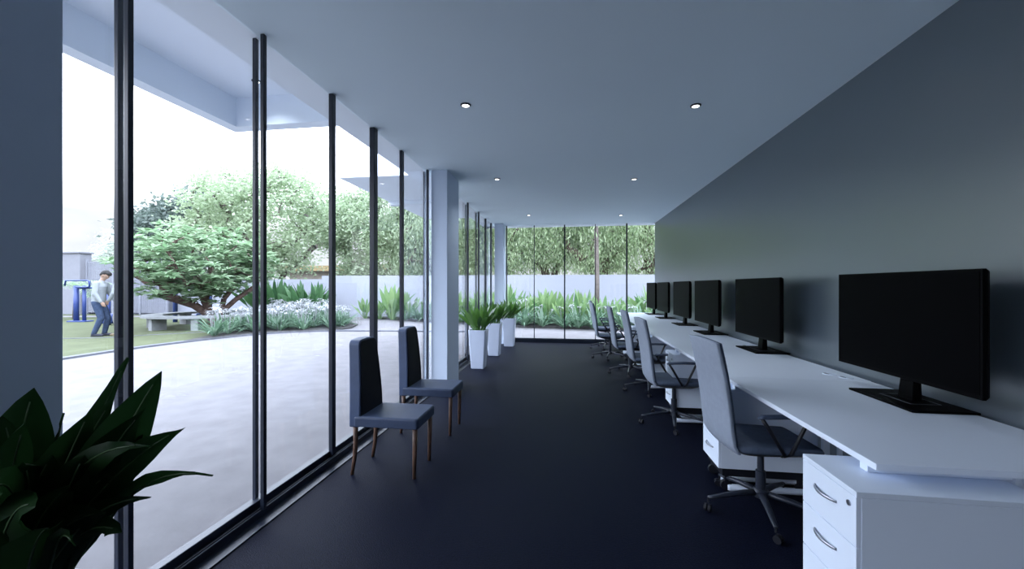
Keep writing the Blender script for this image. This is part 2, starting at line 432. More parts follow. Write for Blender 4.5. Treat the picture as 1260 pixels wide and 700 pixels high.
# ------------------------------------------------------------------ office chairs
def rrect(cx, cy, w, h, z, r, n=5, f=None):
    pts = []
    for (sx, sy, a0) in ((1, 1, 0), (-1, 1, 90), (-1, -1, 180), (1, -1, 270)):
        for k in range(n + 1):
            a = math.radians(a0 + 90 * k / n)
            pts.append((cx + sx * (w / 2 - r) + r * math.cos(a), cy + sy * (h / 2 - r) + r * math.sin(a), z))
    return pts
def make_chair():
    r = empty('office_chair')
    # backrest: tall shell, reclined, curving forward at the bottom
    prof = [(-.235, .425), (-.262, .47), (-.275, .56), (-.290, .70), (-.312, .85), (-.338, .98), (-.358, 1.068)]
    def shell(t, off, w0, w1, zmin=0):
        rings = []
        for i, (x, z) in enumerate(prof):
            k = i / (len(prof) - 1); w = w0 + (w1 - w0) * k
            row = []
            for j in range(9):
                y = -w + 2 * w * j / 8
                bow = .018 * (1 - (y / w) ** 2)
                row.append(Vector((x - bow + off, y, z + (.012 * (1 - (y / w) ** 2) if i == len(prof) - 1 else 0))))
            rings.append(row)
        return rings
    b = MB(); R0 = shell(0, 0, .212, .212); R1 = shell(0, .022, .212, .212)
    b.loft([a + c[::-1] for a, c in zip(R0, R1)])
    bk = b.build('backrest', M['chairback'], r, smooth=False, bevel=.006, seg=2)
    for p in bk.data.polygons: p.use_smooth = len(p.vertices) == 4
    b = MB(); R0 = shell(0, .0215, .200, .204); R1 = shell(0, .042, .188, .194)
    b.loft([a + c[::-1] for a, c in zip(R0[1:], R1[1:])])
    pd = b.build('back_cushion', M['seatfab'], bk, bevel=.008); 
    # seat
    rings = []
    for z, s in ((.428, .93), (.440, 1.0), (.462, 1.0), (.474, .97)):
        rings.append([(p[0], p[1], p[2] + (-.03 * max(0, (p[0] - .16) / .12) ** 2 if p[0] > .16 else 0)) for p in rrect(.012, 0, .50 * s, .445 * s, z, .07 * s)])
    b = MB(); b.loft(rings); st = b.build('seat', M['seatfab'], r, smooth=True)
    b = MB(); b.loft([rrect(.0, 0, .46, .425, .431, .06), rrect(.0, 0, .40, .36, .412, .06), rrect(.02, 0, .30, .24, .385, .05), rrect(.0, 0, .14, .12, .372, .04)])
    b.build('seat_pan', M['dark'], r)
    # arms
    for s in (-1, 1):
        y = s * .235
        pts = [(-.135, y, .648), (-.115, y, .655), (.02, y, .66), (.12, y, .657), (.155, y, .648)]
        b = MB(); b.tube(pts, [.012, .020, .021, .020, .012], 10, flat=.62); a = b.build('armrest', M['armpad'], r, smooth=True)
        b = MB(); b.tube([(-.115, y, .645), (-.085, y, .60), (.005, y * .985, .445), (.02, y * .8, .418)], .0105, 8)
        b.tube([(.135, y, .645), (.115, y, .60), (.045, y * .985, .445), (.03, y * .8, .418)], .0105, 8)
        b.build('arm_strut', M['dark'], a, smooth=True)
    b = MB(); b.lathe([(.028, .11), (.028, .25), (.019, .252), (.019, .385)], n=16); b.build('gas_lift', M['chairbase'], r, smooth=False)
    b = MB(); b.lathe([(.034, .085), (.046, .095), (.046, .125), (.036, .138)], n=20); hub = b.build('hub', M['chairbase'], r)
    for k in range(5):
        a = math.radians(183 + 72 * k); ca, sa = math.cos(a), math.sin(a)
        b = MB(); b.tube([(ca * .03, sa * .03, .115), (ca * .17, sa * .17, .103), (ca * .29, sa * .29, .082), (ca * .325, sa * .325, .078)], [.024, .020, .015, .013], 8, flat=.75)
        lg = b.build('leg', M['chairbase'], r, smooth=True)
        px, py = ca * .325, sa * .325; q = a + .9; dx, dy = math.cos(q), math.sin(q); nx, ny = -dy, dx
        b = MB(); b.tube([(px, py, .082), (px, py, .05)], .007, 8)
        for s in (-1, 1):
            c = Vector((px + dx * .012 + nx * .012 * s, py + dy * .012 + ny * .012 * s, .022)); h = Vector((nx, ny, 0)) * .007
            b.tube([c - h, c + h], .022, 14)
        b.build('castor', M['dark'], lg)
    return r
cl = ['grey high-backed office chair nearest the camera, beside the lower-right pedestal',
      'second grey office chair from the camera, pulled up to the desk row',
      'third grey office chair from the camera, behind the second one',
      'fourth grey office chair from the camera along the desks',
      'fifth grey office chair, its slim back standing before the end window',
      'farthest grey office chair, almost hidden behind the fifth chair']
c0 = make_chair()
for k, (x, y, a) in enumerate(((1.185, 2.69, 4), (1.06, 4.27, 3), (1.07, 5.55, 2), (.975, 6.62, 2), (.79, 7.95, 0), (.82, 9.2, 0))):
    r = c0 if k == 0 else copy_tree(c0)
    r.location = (x, y, 0); r.rotation_euler = (0, 0, math.radians(a)); tag(r, cl[k], 'office chair', 'office chairs at the desks')

# ------------------------------------------------------------------ visitor chairs
def make_visitor():
    r = empty('visitor_chair')
    rings = []
    for z, s in ((.365, .985), (.37, 1.0), (.425, 1.0), (.437, .985), (.442, .95)):
        w = .50 - (1 - s) * .4; d = .375 - (1 - s) * .4
        rings.append(rrect(.01, 0, w, d, z, .02, 3))
    b = MB(); b.loft(rings); b.build('seat', M['navy'], r, smooth=False, bevel=.004)
    # backrest: tapered slab with rounded shoulders
    out = []
    hw = lambda z: .182 - .052 * max(0, (z - .45) / .55) ** 1.15
    zs = [.36, .45, .55, .65, .75, .85, .92]
    side = [(hw(z), z) for z in zs]
    rr = .05; w = hw(.95)
    for k in range(7):
        a = PI / 2 * k / 6; side.append((w - rr + rr * math.cos(a), .945 + rr * math.sin(a)))
    poly = side + [(0, .999)] + [(-y, z) for y, z in side[::-1]]
    def ring(x): return [(x - .035 * max(0, (z - .5) / .5) ** 1.5, y, z) for y, z in poly]
    b = MB(); b.loft([ring(-.272), ring(-.188)]); bk = b.build('backrest', [M['navyedge']], r, bevel=.008, seg=3)
    b = MB(); b.loft([[(p[0], p[1] * .93, .36 + (p[2] - .36) * .985) for p in ring(x)] for x in (-.19, -.180)]); b.build('back_panel', M['navyshade'], bk, bevel=.004)  # front face carries painted shade in its colour
    for sx, sy in ((1, 1), (1, -1), (-1, 1), (-1, -1)):
        y = sy * .158
        if sx > 0: pts = [(.228, y, .37), (.226, y, .2), (.222, y, 0)]; rs = [.0195, .0165, .013]
        else: pts = [(-.235, y, .37), (-.232, y, .25), (-.242, y, .12), (-.262, y, 0)]; rs = [.0195, .0175, .015, .0125]
        b = MB(); b.tube(pts, rs, 10); b.build('leg', M['wood'], r, smooth=True)
    return r
v0 = make_visitor(); v0.location = (-1.335, 2.935, 0)
tag(v0, 'navy upholstered visitor chair with wooden legs, nearer of the pair by the glass', 'chair', 'navy visitor chairs by the window')
v1 = copy_tree(v0); v1.location = (-1.325, 3.785, 0)
tag(v1, 'navy upholstered visitor chair with wooden legs, farther one beside the white column', 'chair', 'navy visitor chairs by the window')

# ------------------------------------------------------------------ leaves
def add_leaf(b, base, dirv, length, width, droop=.3, fold=.25, seg=8, stalk=.12, twist=0.0, tip=1.0, rib=None):
    """lance shaped leaf: starts along dirv and bends towards the ground"""
    p = Vector(base); d = Vector(dirv).normalized(); L = []
    side = d.cross(Vector((0, 0, 1)))
    if side.length < 1e-3: side = Vector((1, 0, 0))
    side.normalize()
    if twist: side = Matrix.Rotation(twist, 3, d) @ side
    vs = []; fs = []
    step = length / seg
    for i in range(seg + 1):
        t = i / seg
        if t < stalk: w = width * .10
        else:
            q = (t - stalk) / (1 - stalk)
            w = width * (math.sin(PI * min(1, q ** .75 * .98 + .02)) ** .8) * .5 + .002
        if i == seg: w = .001
        nr = side.cross(d).normalized()
        vs += [p - side * w + nr * w * fold, p, p + side * w + nr * w * fold]
        if rib is not None and i < seg:
            rib.append((p - nr * .0, d.copy(), nr))
        dn = Vector((0, 0, -1)); d = (d + (dn - d * d.dot(dn)) * droop / seg * (0.4 + 1.2 * t)).normalized()
        side = (side - d * side.dot(d)).normalized()
        p = p + d * step
    for i in range(seg):
        a = i * 3; fs += [(a, a + 1, a + 4, a + 3), (a + 1, a + 2, a + 5, a + 4)]
    b.add(vs, fs)

def planter_body(r, w0, w1, h, soil=True):
    b = MB()
    rings = []
    for z, w in ((0, w0 - .012), (.01, w0), (h - .006, w1), (h, w1 - .006), (h, w1 - .03), (h - .05, w1 - .034)):
        rings.append(rrect(0, 0, w, w, z, .022, 4))
    b.loft(rings); p = b.build('planter', M['planter'], r, smooth=False, bevel=0)
    b = MB(); b.loft([rrect(0, 0, w1 - .034, w1 - .034, h - .06, .02, 4), rrect(0, 0, w1 - .034, w1 - .034, h - .03, .02, 4)]); b.build('soil', M['soil'], r)
rl = random.Random(3)
def make_pot():
    r = empty('potted_plant')
    planter_body(r, .225, .30, .655)
    b = MB()
    for k in range(46):
        a = k * 2.399; rad = .015 + .095 * math.sqrt(rl.random())
        lean = .16 + .62 * (k / 46) + rl.uniform(-.12, .12)
        d = (math.cos(a) * lean, math.sin(a) * lean, 1)
        add_leaf(b, (math.cos(a) * rad, math.sin(a) * rad, .60), d, rl.uniform(.36, .54), rl.uniform(.062, .09), rl.uniform(.15, .75), .3, 7, .30, rl.uniform(-.5, .5))
    b.build('foliage', M['leaf_pot'], r, smooth=True)
    return r
q0 = make_pot(); q0.location = (-1.535, 6.72, 0)
tag(q0, 'white square planter with glossy green leaves, nearest of three beyond the column', 'potted plant', 'white planters along the window')
for k, (x, y, l) in enumerate(((-1.50, 8.0, 'middle of three white planters with green leaves by the glass'),
                              (-1.385, 9.27, 'farthest white planter with green leaves, at the end window corner'))):
    r = copy_tree(q0); r.location = (x, y, 0); r.rotation_euler = (0, 0, 0)
    tag(r, l, 'potted plant', 'white planters along the window')
    for ch in r.children:
        if ch.name.startswith('foliage'): ch.rotation_euler = (0, 0, 1.3 + k * 1.7)

# foreground plant
fp = empty('potted_plant', (-1.36, .80, 0))
tag(fp, 'large dark-leaved potted plant at lower left corner, against the glass', 'potted plant')
planter_body(fp, .225, .30, .60)
def pleaf(tipw, base=(0, 0, .62), width=.11, bow=.25, sag=.0, twist=0., n=14, stalk=.16, roll=0.0, side_hint=None):
    """leaf from base to a tip (local coords), arching upward by bow*length, blade in a rolled plane"""
    A = Vector(base); T = Vector(tipw); D = T - A; L = D.length
    up = Vector((0, 0, 1)); dn = D.normalized()
    u = (up - dn * up.dot(dn)); u = u.normalized() if u.length > 1e-3 else Vector((1, 0, 0))
    C1 = A + D * .35 + up * bow * L * .55; C2 = A + D * .75 + u * bow * L * .75
    P = [(1 - t) ** 3 * A + 3 * (1 - t) ** 2 * t * C1 + 3 * (1 - t) * t * t * C2 + t ** 3 * T for t in [i / n for i in range(n + 1)]]
    VW = Vector((-.80, .50, -.34))   # blades turn their faces into the room
    b = MB(); vs = []; fs = []; ribv = []
    for i, p in enumerate(P):
        t = i / n; d = (P[min(i + 1, n)] - P[max(i - 1, 0)]).normalized()
        sd = d.cross(VW); sd.normalize()
        sd = Matrix.Rotation(roll + twist * t, 3, d) @ sd
        nr = sd.cross(d).normalized()
        if t < stalk: w = .006
        else:
            q = (t - stalk) / (1 - stalk); w = width * .5 * max(0, math.sin(PI * q ** .72)) ** .85
        if i == n: w = .0008
        wav = .006 * math.sin(t * 17 + width * 90)
        vs += [p - sd * w + nr * (w * .30 + wav), p - sd * w * .5 + nr * w * .10, p, p + sd * w * .5 + nr * w * .10, p + sd * w + nr * (w * .30 - wav)]
    for i in range(n):
        for j in range(4):
            a = i * 5 + j; fs.append((a, a + 1, a + 6, a + 5))
    b.add(vs, fs)
    lf = b.build('leaf', M['leaf_dark'], fp, smooth=True)
    rb = MB(); rb.tube([P[i] + Vector((0, 0, .001)) for i in range(0, n)], [.004 * (1 - .8 * i / n) + .0006 for i in range(n)], 5)
    rb.build('midrib', M['leaf_rib'], lf, smooth=True)
    return lf
FL = [  # tip x, y, z in the plant's own frame, blade width, arch, roll
 (0.332, 0.084, 1.182, 0.135, 0.04, 0.25),
 (0.16, 0.14, 1.203, 0.07, 0.03, 0.5),
 (0.429, 0.057, 1.053, 0.115, 0.16, 0.3),
 (0.514, 0.049, 0.945, 0.06, 0.34, 1.0),
 (0.433, -0.023, 1.04, 0.085, 0.34, -0.5),
 (0.31, 0.061, 1.093, 0.12, 0.08, 0.3),
 (0.274, 0.086, 1.015, 0.08, 0.12, 0.5),
 (0.115, -0.028, 1.161, 0.165, 0.02, 0.2),
 (0.11, 0.032, 1.083, 0.05, 0.04, 0.9),
 (0.212, 0.016, 1.098, 0.12, 0.04, 0.4),
 (0.199, 0.075, 1.111, 0.09, 0.05, 0.5),
 (0.098, -0.071, 1.107, 0.13, 0.05, 0.3),
 (0.227, -0.113, 1.113, 0.1, 0.05, 0.6),
 (-0.026, -0.038, 1.114, 0.15, 0.05, 0.2),
 (-0.047, -0.071, 1.048, 0.15, 0.15, 0.3),
 (0.33, -0.159, 0.972, 0.12, 0.3, -0.6),
 (0.381, -0.131, 0.88, 0.05, 0.32, 0.8),
 (0.331, -0.007, 1.007, 0.13, 0.16, 0.2),
 (0.398, 0.002, 0.909, 0.06, 0.3, 0.5),
 (0.274, -0.187, 1.017, 0.14, 0.3, 0.4),
 (0.21, -0.055, 1.02, 0.15, 0.08, 0.2),
 (0.258, -0.028, 1.011, 0.15, 0.1, 0.3),
 (0.291, -0.003, 0.955, 0.14, 0.16, 0.2),
 (0.296, -0.083, 0.967, 0.14, 0.16, 0.4),
 (0.201, -0.096, 1.019, 0.15, 0.1, 0.3),
 (0.328, -0.038, 0.891, 0.12, 0.22, 0.2),
 (0.33, -0.139, 0.915, 0.13, 0.2, 0.4),
 (0.364, -0.033, 0.846, 0.09, 0.3, 0.5),
]
for i, (tx, ty, tz, w, bow, roll) in enumerate(FL):
    a = i * 2.4; pleaf((tx, ty, tz), (math.cos(a) * .05, math.sin(a) * .05, .55), w, bow, roll=roll, twist=.2 * ((i % 3) - 1))

# ------------------------------------------------------------------ downlights
def make_downlight():
    r = empty('ceiling_downlight')
    b = MB(); b.lathe([(.030, 0), (.030, -.010), (.034, -.012), (.043, -.006), (.044, 0)], n=24); b.build('trim_ring', M['frame'], r, smooth=False)
    b = MB(); b.lathe([(.0, -.004), (.0295, -.004), (.0295, -.0085), (.0, -.0105)], n=24); b.build('lamp', M['lamp'], r)
    ld = bpy.data.lights.new('lamp_light', 'SPOT'); ld.energy = 20; ld.spot_size = math.radians(125); ld.spot_blend = 1.0; ld.shadow_soft_size = .03; ld.color = (.86, .93, 1)
    lo = bpy.data.objects.new('lamp_light', ld); COL.objects.link(lo); lo.parent = r; lo.location = (0, 0, -.016)
    return r
dl0 = make_downlight()
dlab = ['nearest left round downlight in the ceiling, above the visitor chairs', 'nearest right round downlight in the ceiling, above the office chairs',
        'middle-row left round downlight in the ceiling, beyond the white column', 'middle-row right round downlight in the ceiling',
        'farthest left tiny downlight in the ceiling, near the end window', 'farthest right tiny downlight in the ceiling, near the end window']
for k, (x, y) in enumerate(((-.857, 3.264), (1.056, 3.548), (-1.007, 5.575), (.915, 5.853), (-.85, 8.51), (1.1, 8.79))):
    r = dl0 if k == 0 else copy_tree(dl0)
    r.location = (x, y, HC); tag(r, dlab[k], 'downlight', 'ceiling downlights')
r = copy_tree(dl0); r.location = (-3.2, 3.72, 3.52); r.name = 'soffit_light'; r['label'] = 'small round light in the outdoor canopy soffit, left of the double mullion'; r['group'] = 'outdoor soffit lights'; r['category'] = 'downlight'

# ------------------------------------------------------------------ plants outside
def lily(seed, nf=6, nm='spider_lily'):
    g = random.Random(seed); r = empty(nm)
    b = MB()
    for k in range(34):
        a = g.uniform(0, 2 * PI); lean = g.uniform(.25, 1.5)
        add_leaf(b, (math.cos(a) * .04, math.sin(a) * .04, 0), (math.cos(a) * lean, math.sin(a) * lean, 1), g.uniform(.5, .78), g.uniform(.035, .05), g.uniform(.6, 1.6), .25, 6, .0)
    b.build('foliage', M['leaf_lily'], r, smooth=True)
    b = MB()
    for k in range(nf):
        a = g.uniform(0, 2 * PI); d = g.uniform(.05, .26); h = g.uniform(.56, .74); c = Vector((math.cos(a) * d, math.sin(a) * d, h))
        b.tube([(c.x * .3, c.y * .3, .02), (c.x * .8, c.y * .8, h * .6), c], .006, 5)
        for q in range(12):
            w = q * PI / 6 + g.random(); e = Vector((math.cos(w), math.sin(w), g.uniform(-.2, .9)))
            add_leaf(b, c, e, g.uniform(.10, .15), .028, 1.2, .1, 4, 0)
    b.build('flower_head', M['petal'], r, smooth=True)
    return r
def broad(seed, name, matn, h, n, wide):
    g = random.Random(seed); r = empty(name)
    b = MB()
    for k in range(n):
        a = g.uniform(0, 2 * PI); lean = g.uniform(.05, .75)
        add_leaf(b, (math.cos(a) * .08, math.sin(a) * .08, 0), (math.cos(a) * lean, math.sin(a) * lean, 1), h * g.uniform(.62, 1.05), wide * g.uniform(.7, 1.1), g.uniform(.15, .8), .2, 8, .38, g.uniform(-1.2, 1.2))
    b.build('foliage', matn, r, smooth=True)
    b = MB()
    for k in range(4):
        a = g.uniform(0, 2 * PI); b.tube([(math.cos(a) * .05, math.sin(a) * .05, 0), (math.cos(a) * .09, math.sin(a) * .09, h * .42)], [.02, .012], 6)
    b.build('stalk', matn, r, smooth=True)
    return r
def spread(protos, spots, label, cat, group, smin=.85, smax=1.15, seed=1):
    g = random.Random(seed)
    for k, (x, y) in enumerate(spots):
        r = protos[k] if k < len(protos) else copy_tree(protos[k % len(protos)])
        s = g.uniform(smin, smax); r.location = (x, y, .02); r.scale = (s, s, s * g.uniform(.92, 1.08)); r.rotation_euler = (0, 0, g.uniform(0, 6.28))
        tag(r, label, cat, group)
def inside(poly, x, y):
    c = False; n = len(poly)
    for i in range(n):
        x1, y1 = poly[i]; x2, y2 = poly[(i + 1) % n]
        if (y1 > y) != (y2 > y) and x < (x2 - x1) * (y - y1) / (y2 - y1) + x1: c = not c
    return c
TREE = (-12.45, 12.5)
def scatter(poly, d, n, seed, excl=None, inset=None):
    g = random.Random(seed); out = []
    xs = [p[0] for p in poly]; ys = [p[1] for p in poly]; tries = 0
    while len(out) < n and tries < 20000:
        tries += 1; x = g.uniform(min(xs), max(xs)); y = g.uniform(min(ys), max(ys))
        if not inside(poly, x, y): continue
        if any((x - a) ** 2 + (y - c) ** 2 < d * d for a, c in out): continue
        if excl and (x - excl[0]) ** 2 + (y - excl[1]) ** 2 < excl[2] ** 2: continue
        out.append((x, y))
    return out
lp = [lily(11), lily(12), lily(13)]
lpoly = [(-9.75, 9.5), (-9.45, 10.3), (-8.7, 11.3), (-7.7, 11.85), (-7.6, 12.6), (-7.9, 13.6), (-8.9, 14.6), (-10.2, 15.2), (-12.0, 15.0), (-10.9, 12.2)]
spread(lp, scatter(lpoly, .42, 70, 5, (TREE[0], TREE[1], 2.0)), 'white-flowered strappy spider lily in the curved bed beside the paving', 'flowering plant', 'white spider lilies in the curved bed', seed=2)
st = [broad(21, 'broad_leaf_plant', M['leaf_strel'], 1.75, 14, .30), broad(22, 'broad_leaf_plant', M['leaf_strel'], 1.7, 16, .28)]
spread(st, [(-10.55, 15.6), (-11.3, 15.9), (-12.1, 15.9), (-12.9, 16.0), (-13.7, 16.1), (-11.0, 15.1), (-12.4, 15.4), (-10.9, 16.1)], 'dark green broad-leaved plant behind the white flowers, against the garden wall', 'plant', 'broad-leaved plants by the wall behind the flowers', .85, 1.05, 3)
cn = [broad(31, 'canna_plant', M['leaf_canna'], 1.45, 18, .22), broad(32, 'canna_plant', M['leaf_canna'], 1.3, 20, .20), broad(33, 'canna_plant', M['leaf_canna'], 1.6, 16, .24)]
cpoly = [(-8.0, 16.1), (-5.8, 15.7), (-1.7, 14.4), (.9, 14.1), (4.2, 14.0), (4.2, 16.0), (-6, 16.1)]
spread(cn, [(-8.6, 16.0), (-7.9, 15.9), (-7.2, 15.6), (-6.6, 16.0)] + scatter(cpoly, .62, 40, 8), 'bright green upright canna in the bed by the garden wall', 'plant', 'cannas in the rear bed', .62, .98, 4)
lb = [lily(14, 1, 'strap_leaf_plant'), lily(15, 1, 'strap_leaf_plant')]
bpoly = [(-6.6, 15.5), (-5.7, 15.1), (-1.7, 13.5), (.9, 13.2), (4.2, 13.1), (4.2, 14.0), (.9, 14.0), (-1.7, 14.3), (-5.8, 15.8)]
spread(lb, scatter(bpoly, .40, 46, 9), 'low strap-leaved plant with white blooms edging the rear bed', 'flowering plant', 'strap-leaved plants edging the rear bed', .95, 1.3, 6)

# ------------------------------------------------------------------ trees
def tree(name, label, cat, loc, stems, crown, attract, leafm, barkm, r0, nleaf, lsize, sigma, style='round', seed=1, group=None):
    """crown = (centre xyz, radii xyz); branches grow from the stems to points of the crown; leaves gather round their tips"""
    g = random.Random(seed); r = empty(name, loc); tag(r, label, cat, group)
    nodes = []; par = []; cnt = []
    def addn(p, pa): nodes.append(Vector(p)); par.append(pa); cnt.append(0); return len(nodes) - 1
    for st_ in stems:
        pa = -1
        for p in st_: pa = addn(p, pa)
    C = Vector(crown[0]); Rr = Vector(crown[1])
    tips = []
    for k in range(attract):
        while True:
            q = Vector((g.uniform(-1, 1), g.uniform(-1, 1), g.uniform(-1, 1)))
            if .12 < q.length < 1: break
        q = q * (q.length ** -.35)
        tips.append(Vector((C.x + q.x * Rr.x, C.y + q.y * Rr.y, C.z + q.z * Rr.z)))
    tips.sort(key=lambda p: min((p - n_).length for n_ in nodes))
    tipi = []
    for p in tips:
        best = min(range(len(nodes)), key=lambda i: (nodes[i] - p).length + (1.2 * max(0, nodes[i].z - p.z)) + (3 if par[i] == -1 else 0))
        a = nodes[best]; pm = (a + p) / 2 + Vector((g.uniform(-.1, .1), g.uniform(-.1, .1), g.uniform(-.02, .14))) * (p - a).length
        i1 = addn(pm, best); tipi.append(addn(p, i1))
    for i in tipi:
        j = i
        while j >= 0: cnt[j] += 1; j = par[j]
    tot = max(cnt)
    b = MB()
    rad = lambda i: max(.012, r0 * (cnt[i] / tot) ** .5)
    for i in range(len(nodes)):
        if par[i] >= 0 and cnt[i] > 0:
            b.tube([nodes[par[i]], nodes[i]], [min(rad(par[i]), rad(i) * 1.35), rad(i)], 7 if rad(i) > .04 else 5, cap=False)
    b.build('trunk', barkm, r, smooth=True)
    b = MB(); per = nleaf // len(tips)
    for p in tips:
        if style == 'whorl':
            for c_ in range(max(1, per // 14)):
                o = p + Vector((g.gauss(0, sigma), g.gauss(0, sigma), g.gauss(0, sigma * .7)))
                for q in range(14):
                    w = g.uniform(0, 2 * PI); e = Vector((math.cos(w), math.sin(w), g.uniform(-.15, .8))).normalized()
                    ln = lsize * g.uniform(.7, 1.15); sd = e.cross(Vector((0, 0, 1))).normalized() * ln * .16
                    nr = sd.cross(e).normalized()
                    m = o + e * ln * .55; tp = o + e * ln - Vector((0, 0, 1)) * ln * .18
                    b.add([o, m - sd, tp, m + sd], [(0, 1, 2, 3)])
            continue
        for q in range(per):
            o = p + Vector((g.gauss(0, sigma), g.gauss(0, sigma), g.gauss(0, sigma * .8)))
            if style == 'weep':
                o.z -= abs(g.gauss(0, sigma * .8)); e = Vector((g.gauss(0, .45), g.gauss(0, .45), -1)).normalized(); asp = .14
            else:
                e = Vector((g.gauss(0, 1), g.gauss(0, 1), g.gauss(-.1, .6))).normalized(); asp = .27
            ln = lsize * g.uniform(.6, 1.25)
            sd = e.cross(Vector((g.gauss(0, 1), g.gauss(0, 1), g.gauss(0, 1)))).normalized() * ln * asp
            m = o + e * ln * .5
            b.add([o, m - sd, o + e * ln, m + sd], [(0, 1, 2, 3)])
    b.build('foliage', leafm, r)
    return r
tree('frangipani_tree', 'low spreading leafy tree with dark forked trunk growing out of the ring bench', 'tree', (TREE[0], TREE[1], 0),
     [[(0, 0, 0), (-.03, .0, .35), (-.2, -.14, .9), (-.35, -.3, 1.5)], [(0.06, 0.05, 0), (.16, .14, .4), (.24, .2, .95), (.5, .45, 1.5)],
      [(0, .0, .3), (-.4, -.34, .75), (-1.1, -.95, 1.15)], [(.14, .12, .4), (.5, .4, .9), (.95, .85, 1.4)]],
     ((-.3, -.2, 2.2), (1.9, 1.9, 1.2)), 150, M['leaf_fr'], M['bark'], .13, 9600, .32, .27, 'whorl', 4)
tree('pale_tree', 'tall pale green tree with bare forked stems standing behind the garden wall', 'tree', (-16.2, 19.2, 0),
     [[(0, 0, 0), (.1, 0, 2.0), (.5, .3, 3.3)], [(0, .1, 0), (-.5, -.3, 2.0), (-1.4, -.8, 3.6)], [(.1, 0, 0), (.8, .6, 2.0), (2.0, 1.5, 3.6)], [(0, 0, 0), (.2, -.4, 2.2), (-.2, -1, 4)]],
     ((.2, .1, 4.9), (3.8, 3.4, 2.9)), 170, M['leaf_pale'], M['palebark'], .2, 24000, .20, .40, 'round', 6)
tree('dark_tree', 'dark grey-green tree far behind the low leafy tree', 'tree', (-28.9, 26.0, 0),
     [[(0, 0, 0), (.2, .1, 2), (.2, .2, 3.5)]], ((0, 0, 5.2), (2.7, 2.6, 2.5)), 60, M['leaf_far'], M['bark'], .25, 11000, .34, .5, 'round', 9)
tree('dark_tree', 'dark spreading tree far back, left of the tall pale tree', 'tree', (-28.4, 28.0, 0),
     [[(0, 0, 0), (.2, .1, 2.4), (.4, .2, 4)]], ((0, 0, 6.2), (3.2, 3.0, 3.0)), 60, M['leaf_far'], M['bark'], .25, 9000, .34, .5, 'round', 10)
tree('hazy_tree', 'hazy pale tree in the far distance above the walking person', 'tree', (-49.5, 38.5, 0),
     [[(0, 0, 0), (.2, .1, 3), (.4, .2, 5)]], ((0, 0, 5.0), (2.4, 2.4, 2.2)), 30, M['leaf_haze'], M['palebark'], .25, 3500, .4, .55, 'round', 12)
wl = [((-9.6, 19.6), 3.0, 4.2, 51, 'weeping pale tree behind the wall, seen past the single mullions', .30),
      ((-6.4, 18.7), 2.6, 4.4, 52, 'weeping pale tree behind the wall, left of the white column', .3),
      ((-3.3, 19.2), 2.5, 4.6, 53, 'green weeping tree seen left of the end window', .3),
      ((-1.0, 19.6), 2.6, 5.0, 54, 'green tree with dark forked trunk at the left of the end window', .3),
      ((1.3, 18.9), 2.3, 4.9, 55, 'green weeping tree filling the middle of the end window', .3),
      ((3.9, 19.4), 2.6, 4.6, 56, 'green weeping tree at the right of the end window', .3)]
for (x, y), rr, zc, sd, lab, ls in wl:
    tree('weeping_tree', lab, 'tree', (x, y, 0), [[(0, 0, 0), (.05, .05, 1.2), (-.2, 0, 2.3), (-.5, .1, 3.2)], [(0, 0, .9), (.3, .1, 2.0), (.7, .1, 3.3)]],
         ((0, 0, zc), (rr, 1.8, 2.7)), 110, M['leaf_pale'] if x < -5 else M['leaf_back'], M['bark'], .2, 34000, .16, .34, 'weep' if x > -8 else 'round', sd)
b = MB(); b.tube([(0, 0, 0), (.02, 0, 1.5), (-.02, 0, 4), (.03, 0, 6.5)], [.11, .09, .08, .07], 9)
r = empty('slim_tree', (1.05, 15.6, 0)); tag(r, 'slim pale straight trunk rising from the cannas outside the end window', 'tree'); b.build('trunk', M['palebark'], r, smooth=True)
b = MB(); g = random.Random(77)
for k in range(3500):
    o = Vector((g.gauss(0, .8), g.gauss(0, .8), g.gauss(5.6, .7))); e = Vector((g.gauss(0, .4), g.gauss(0, .4), -1)).normalized(); sd = e.cross(Vector((g.gauss(0, 1), g.gauss(0, 1), .1))).normalized() * .035
    b.add([o, o + e * .13 - sd, o + e * .26, o + e * .13 + sd], [(0, 1, 2, 3)])
b.build('foliage', M['leaf_back'], r)

# palm behind the exercise machine
r = empty('palm', (-20.9, 14.3, 0)); tag(r, 'small feathery palm behind the blue exercise machine at far left', 'palm')
b = MB(); b.tube([(0, 0, 0), (.03, 0, .7), (0, .02, 1.35)], [.10, .085, .07], 9); b.build('trunk', M['palebark'], r, smooth=True)
b = MB(); g = random.Random(5)
for k in range(16):
    a = k * 2.4; e = Vector((math.cos(a), math.sin(a), g.uniform(.1, 1.1))).normalized(); p = Vector((0, 0, 1.35)); d = e.copy()
    for q in range(14):
        p = p + d * .085; d = (d + Vector((0, 0, -.11))).normalized(); sd = d.cross(Vector((0, 0, 1))).normalized()
        for s in (-1, 1):
            add_leaf(b, p, sd * s + d * .7 + Vector((0, 0, -.15)), .36 * math.sin(PI * (q + 2) / 17), .035, .6, .1, 3, 0)
b.build('foliage', M['leaf_fr'], r, smooth=True)

# ------------------------------------------------------------------ ring bench
r = empty('ring_bench', (TREE[0], TREE[1], 0)); tag(r, 'round pale stone ring bench circling the low leafy tree', 'bench')
b = MB(); rings = []
for k in range(41):
    a = 2 * PI * k / 40
    rings.append([(math.cos(a) * q, math.sin(a) * q, z) for q, z in ((1.35, .385), (1.9, .385), (1.9, .45), (1.35, .45))])
b.loft(rings); b.build('seat_slab', M['stone'], r)
for k in range(8):
    a = math.radians(-60 + 45 * k); R = Matrix.Rotation(a, 3, 'Z')
    b = MB(); b.box(1.42, 1.82, -.09, .09, 0, .386, R); b.build('leg', M['stone'], r)

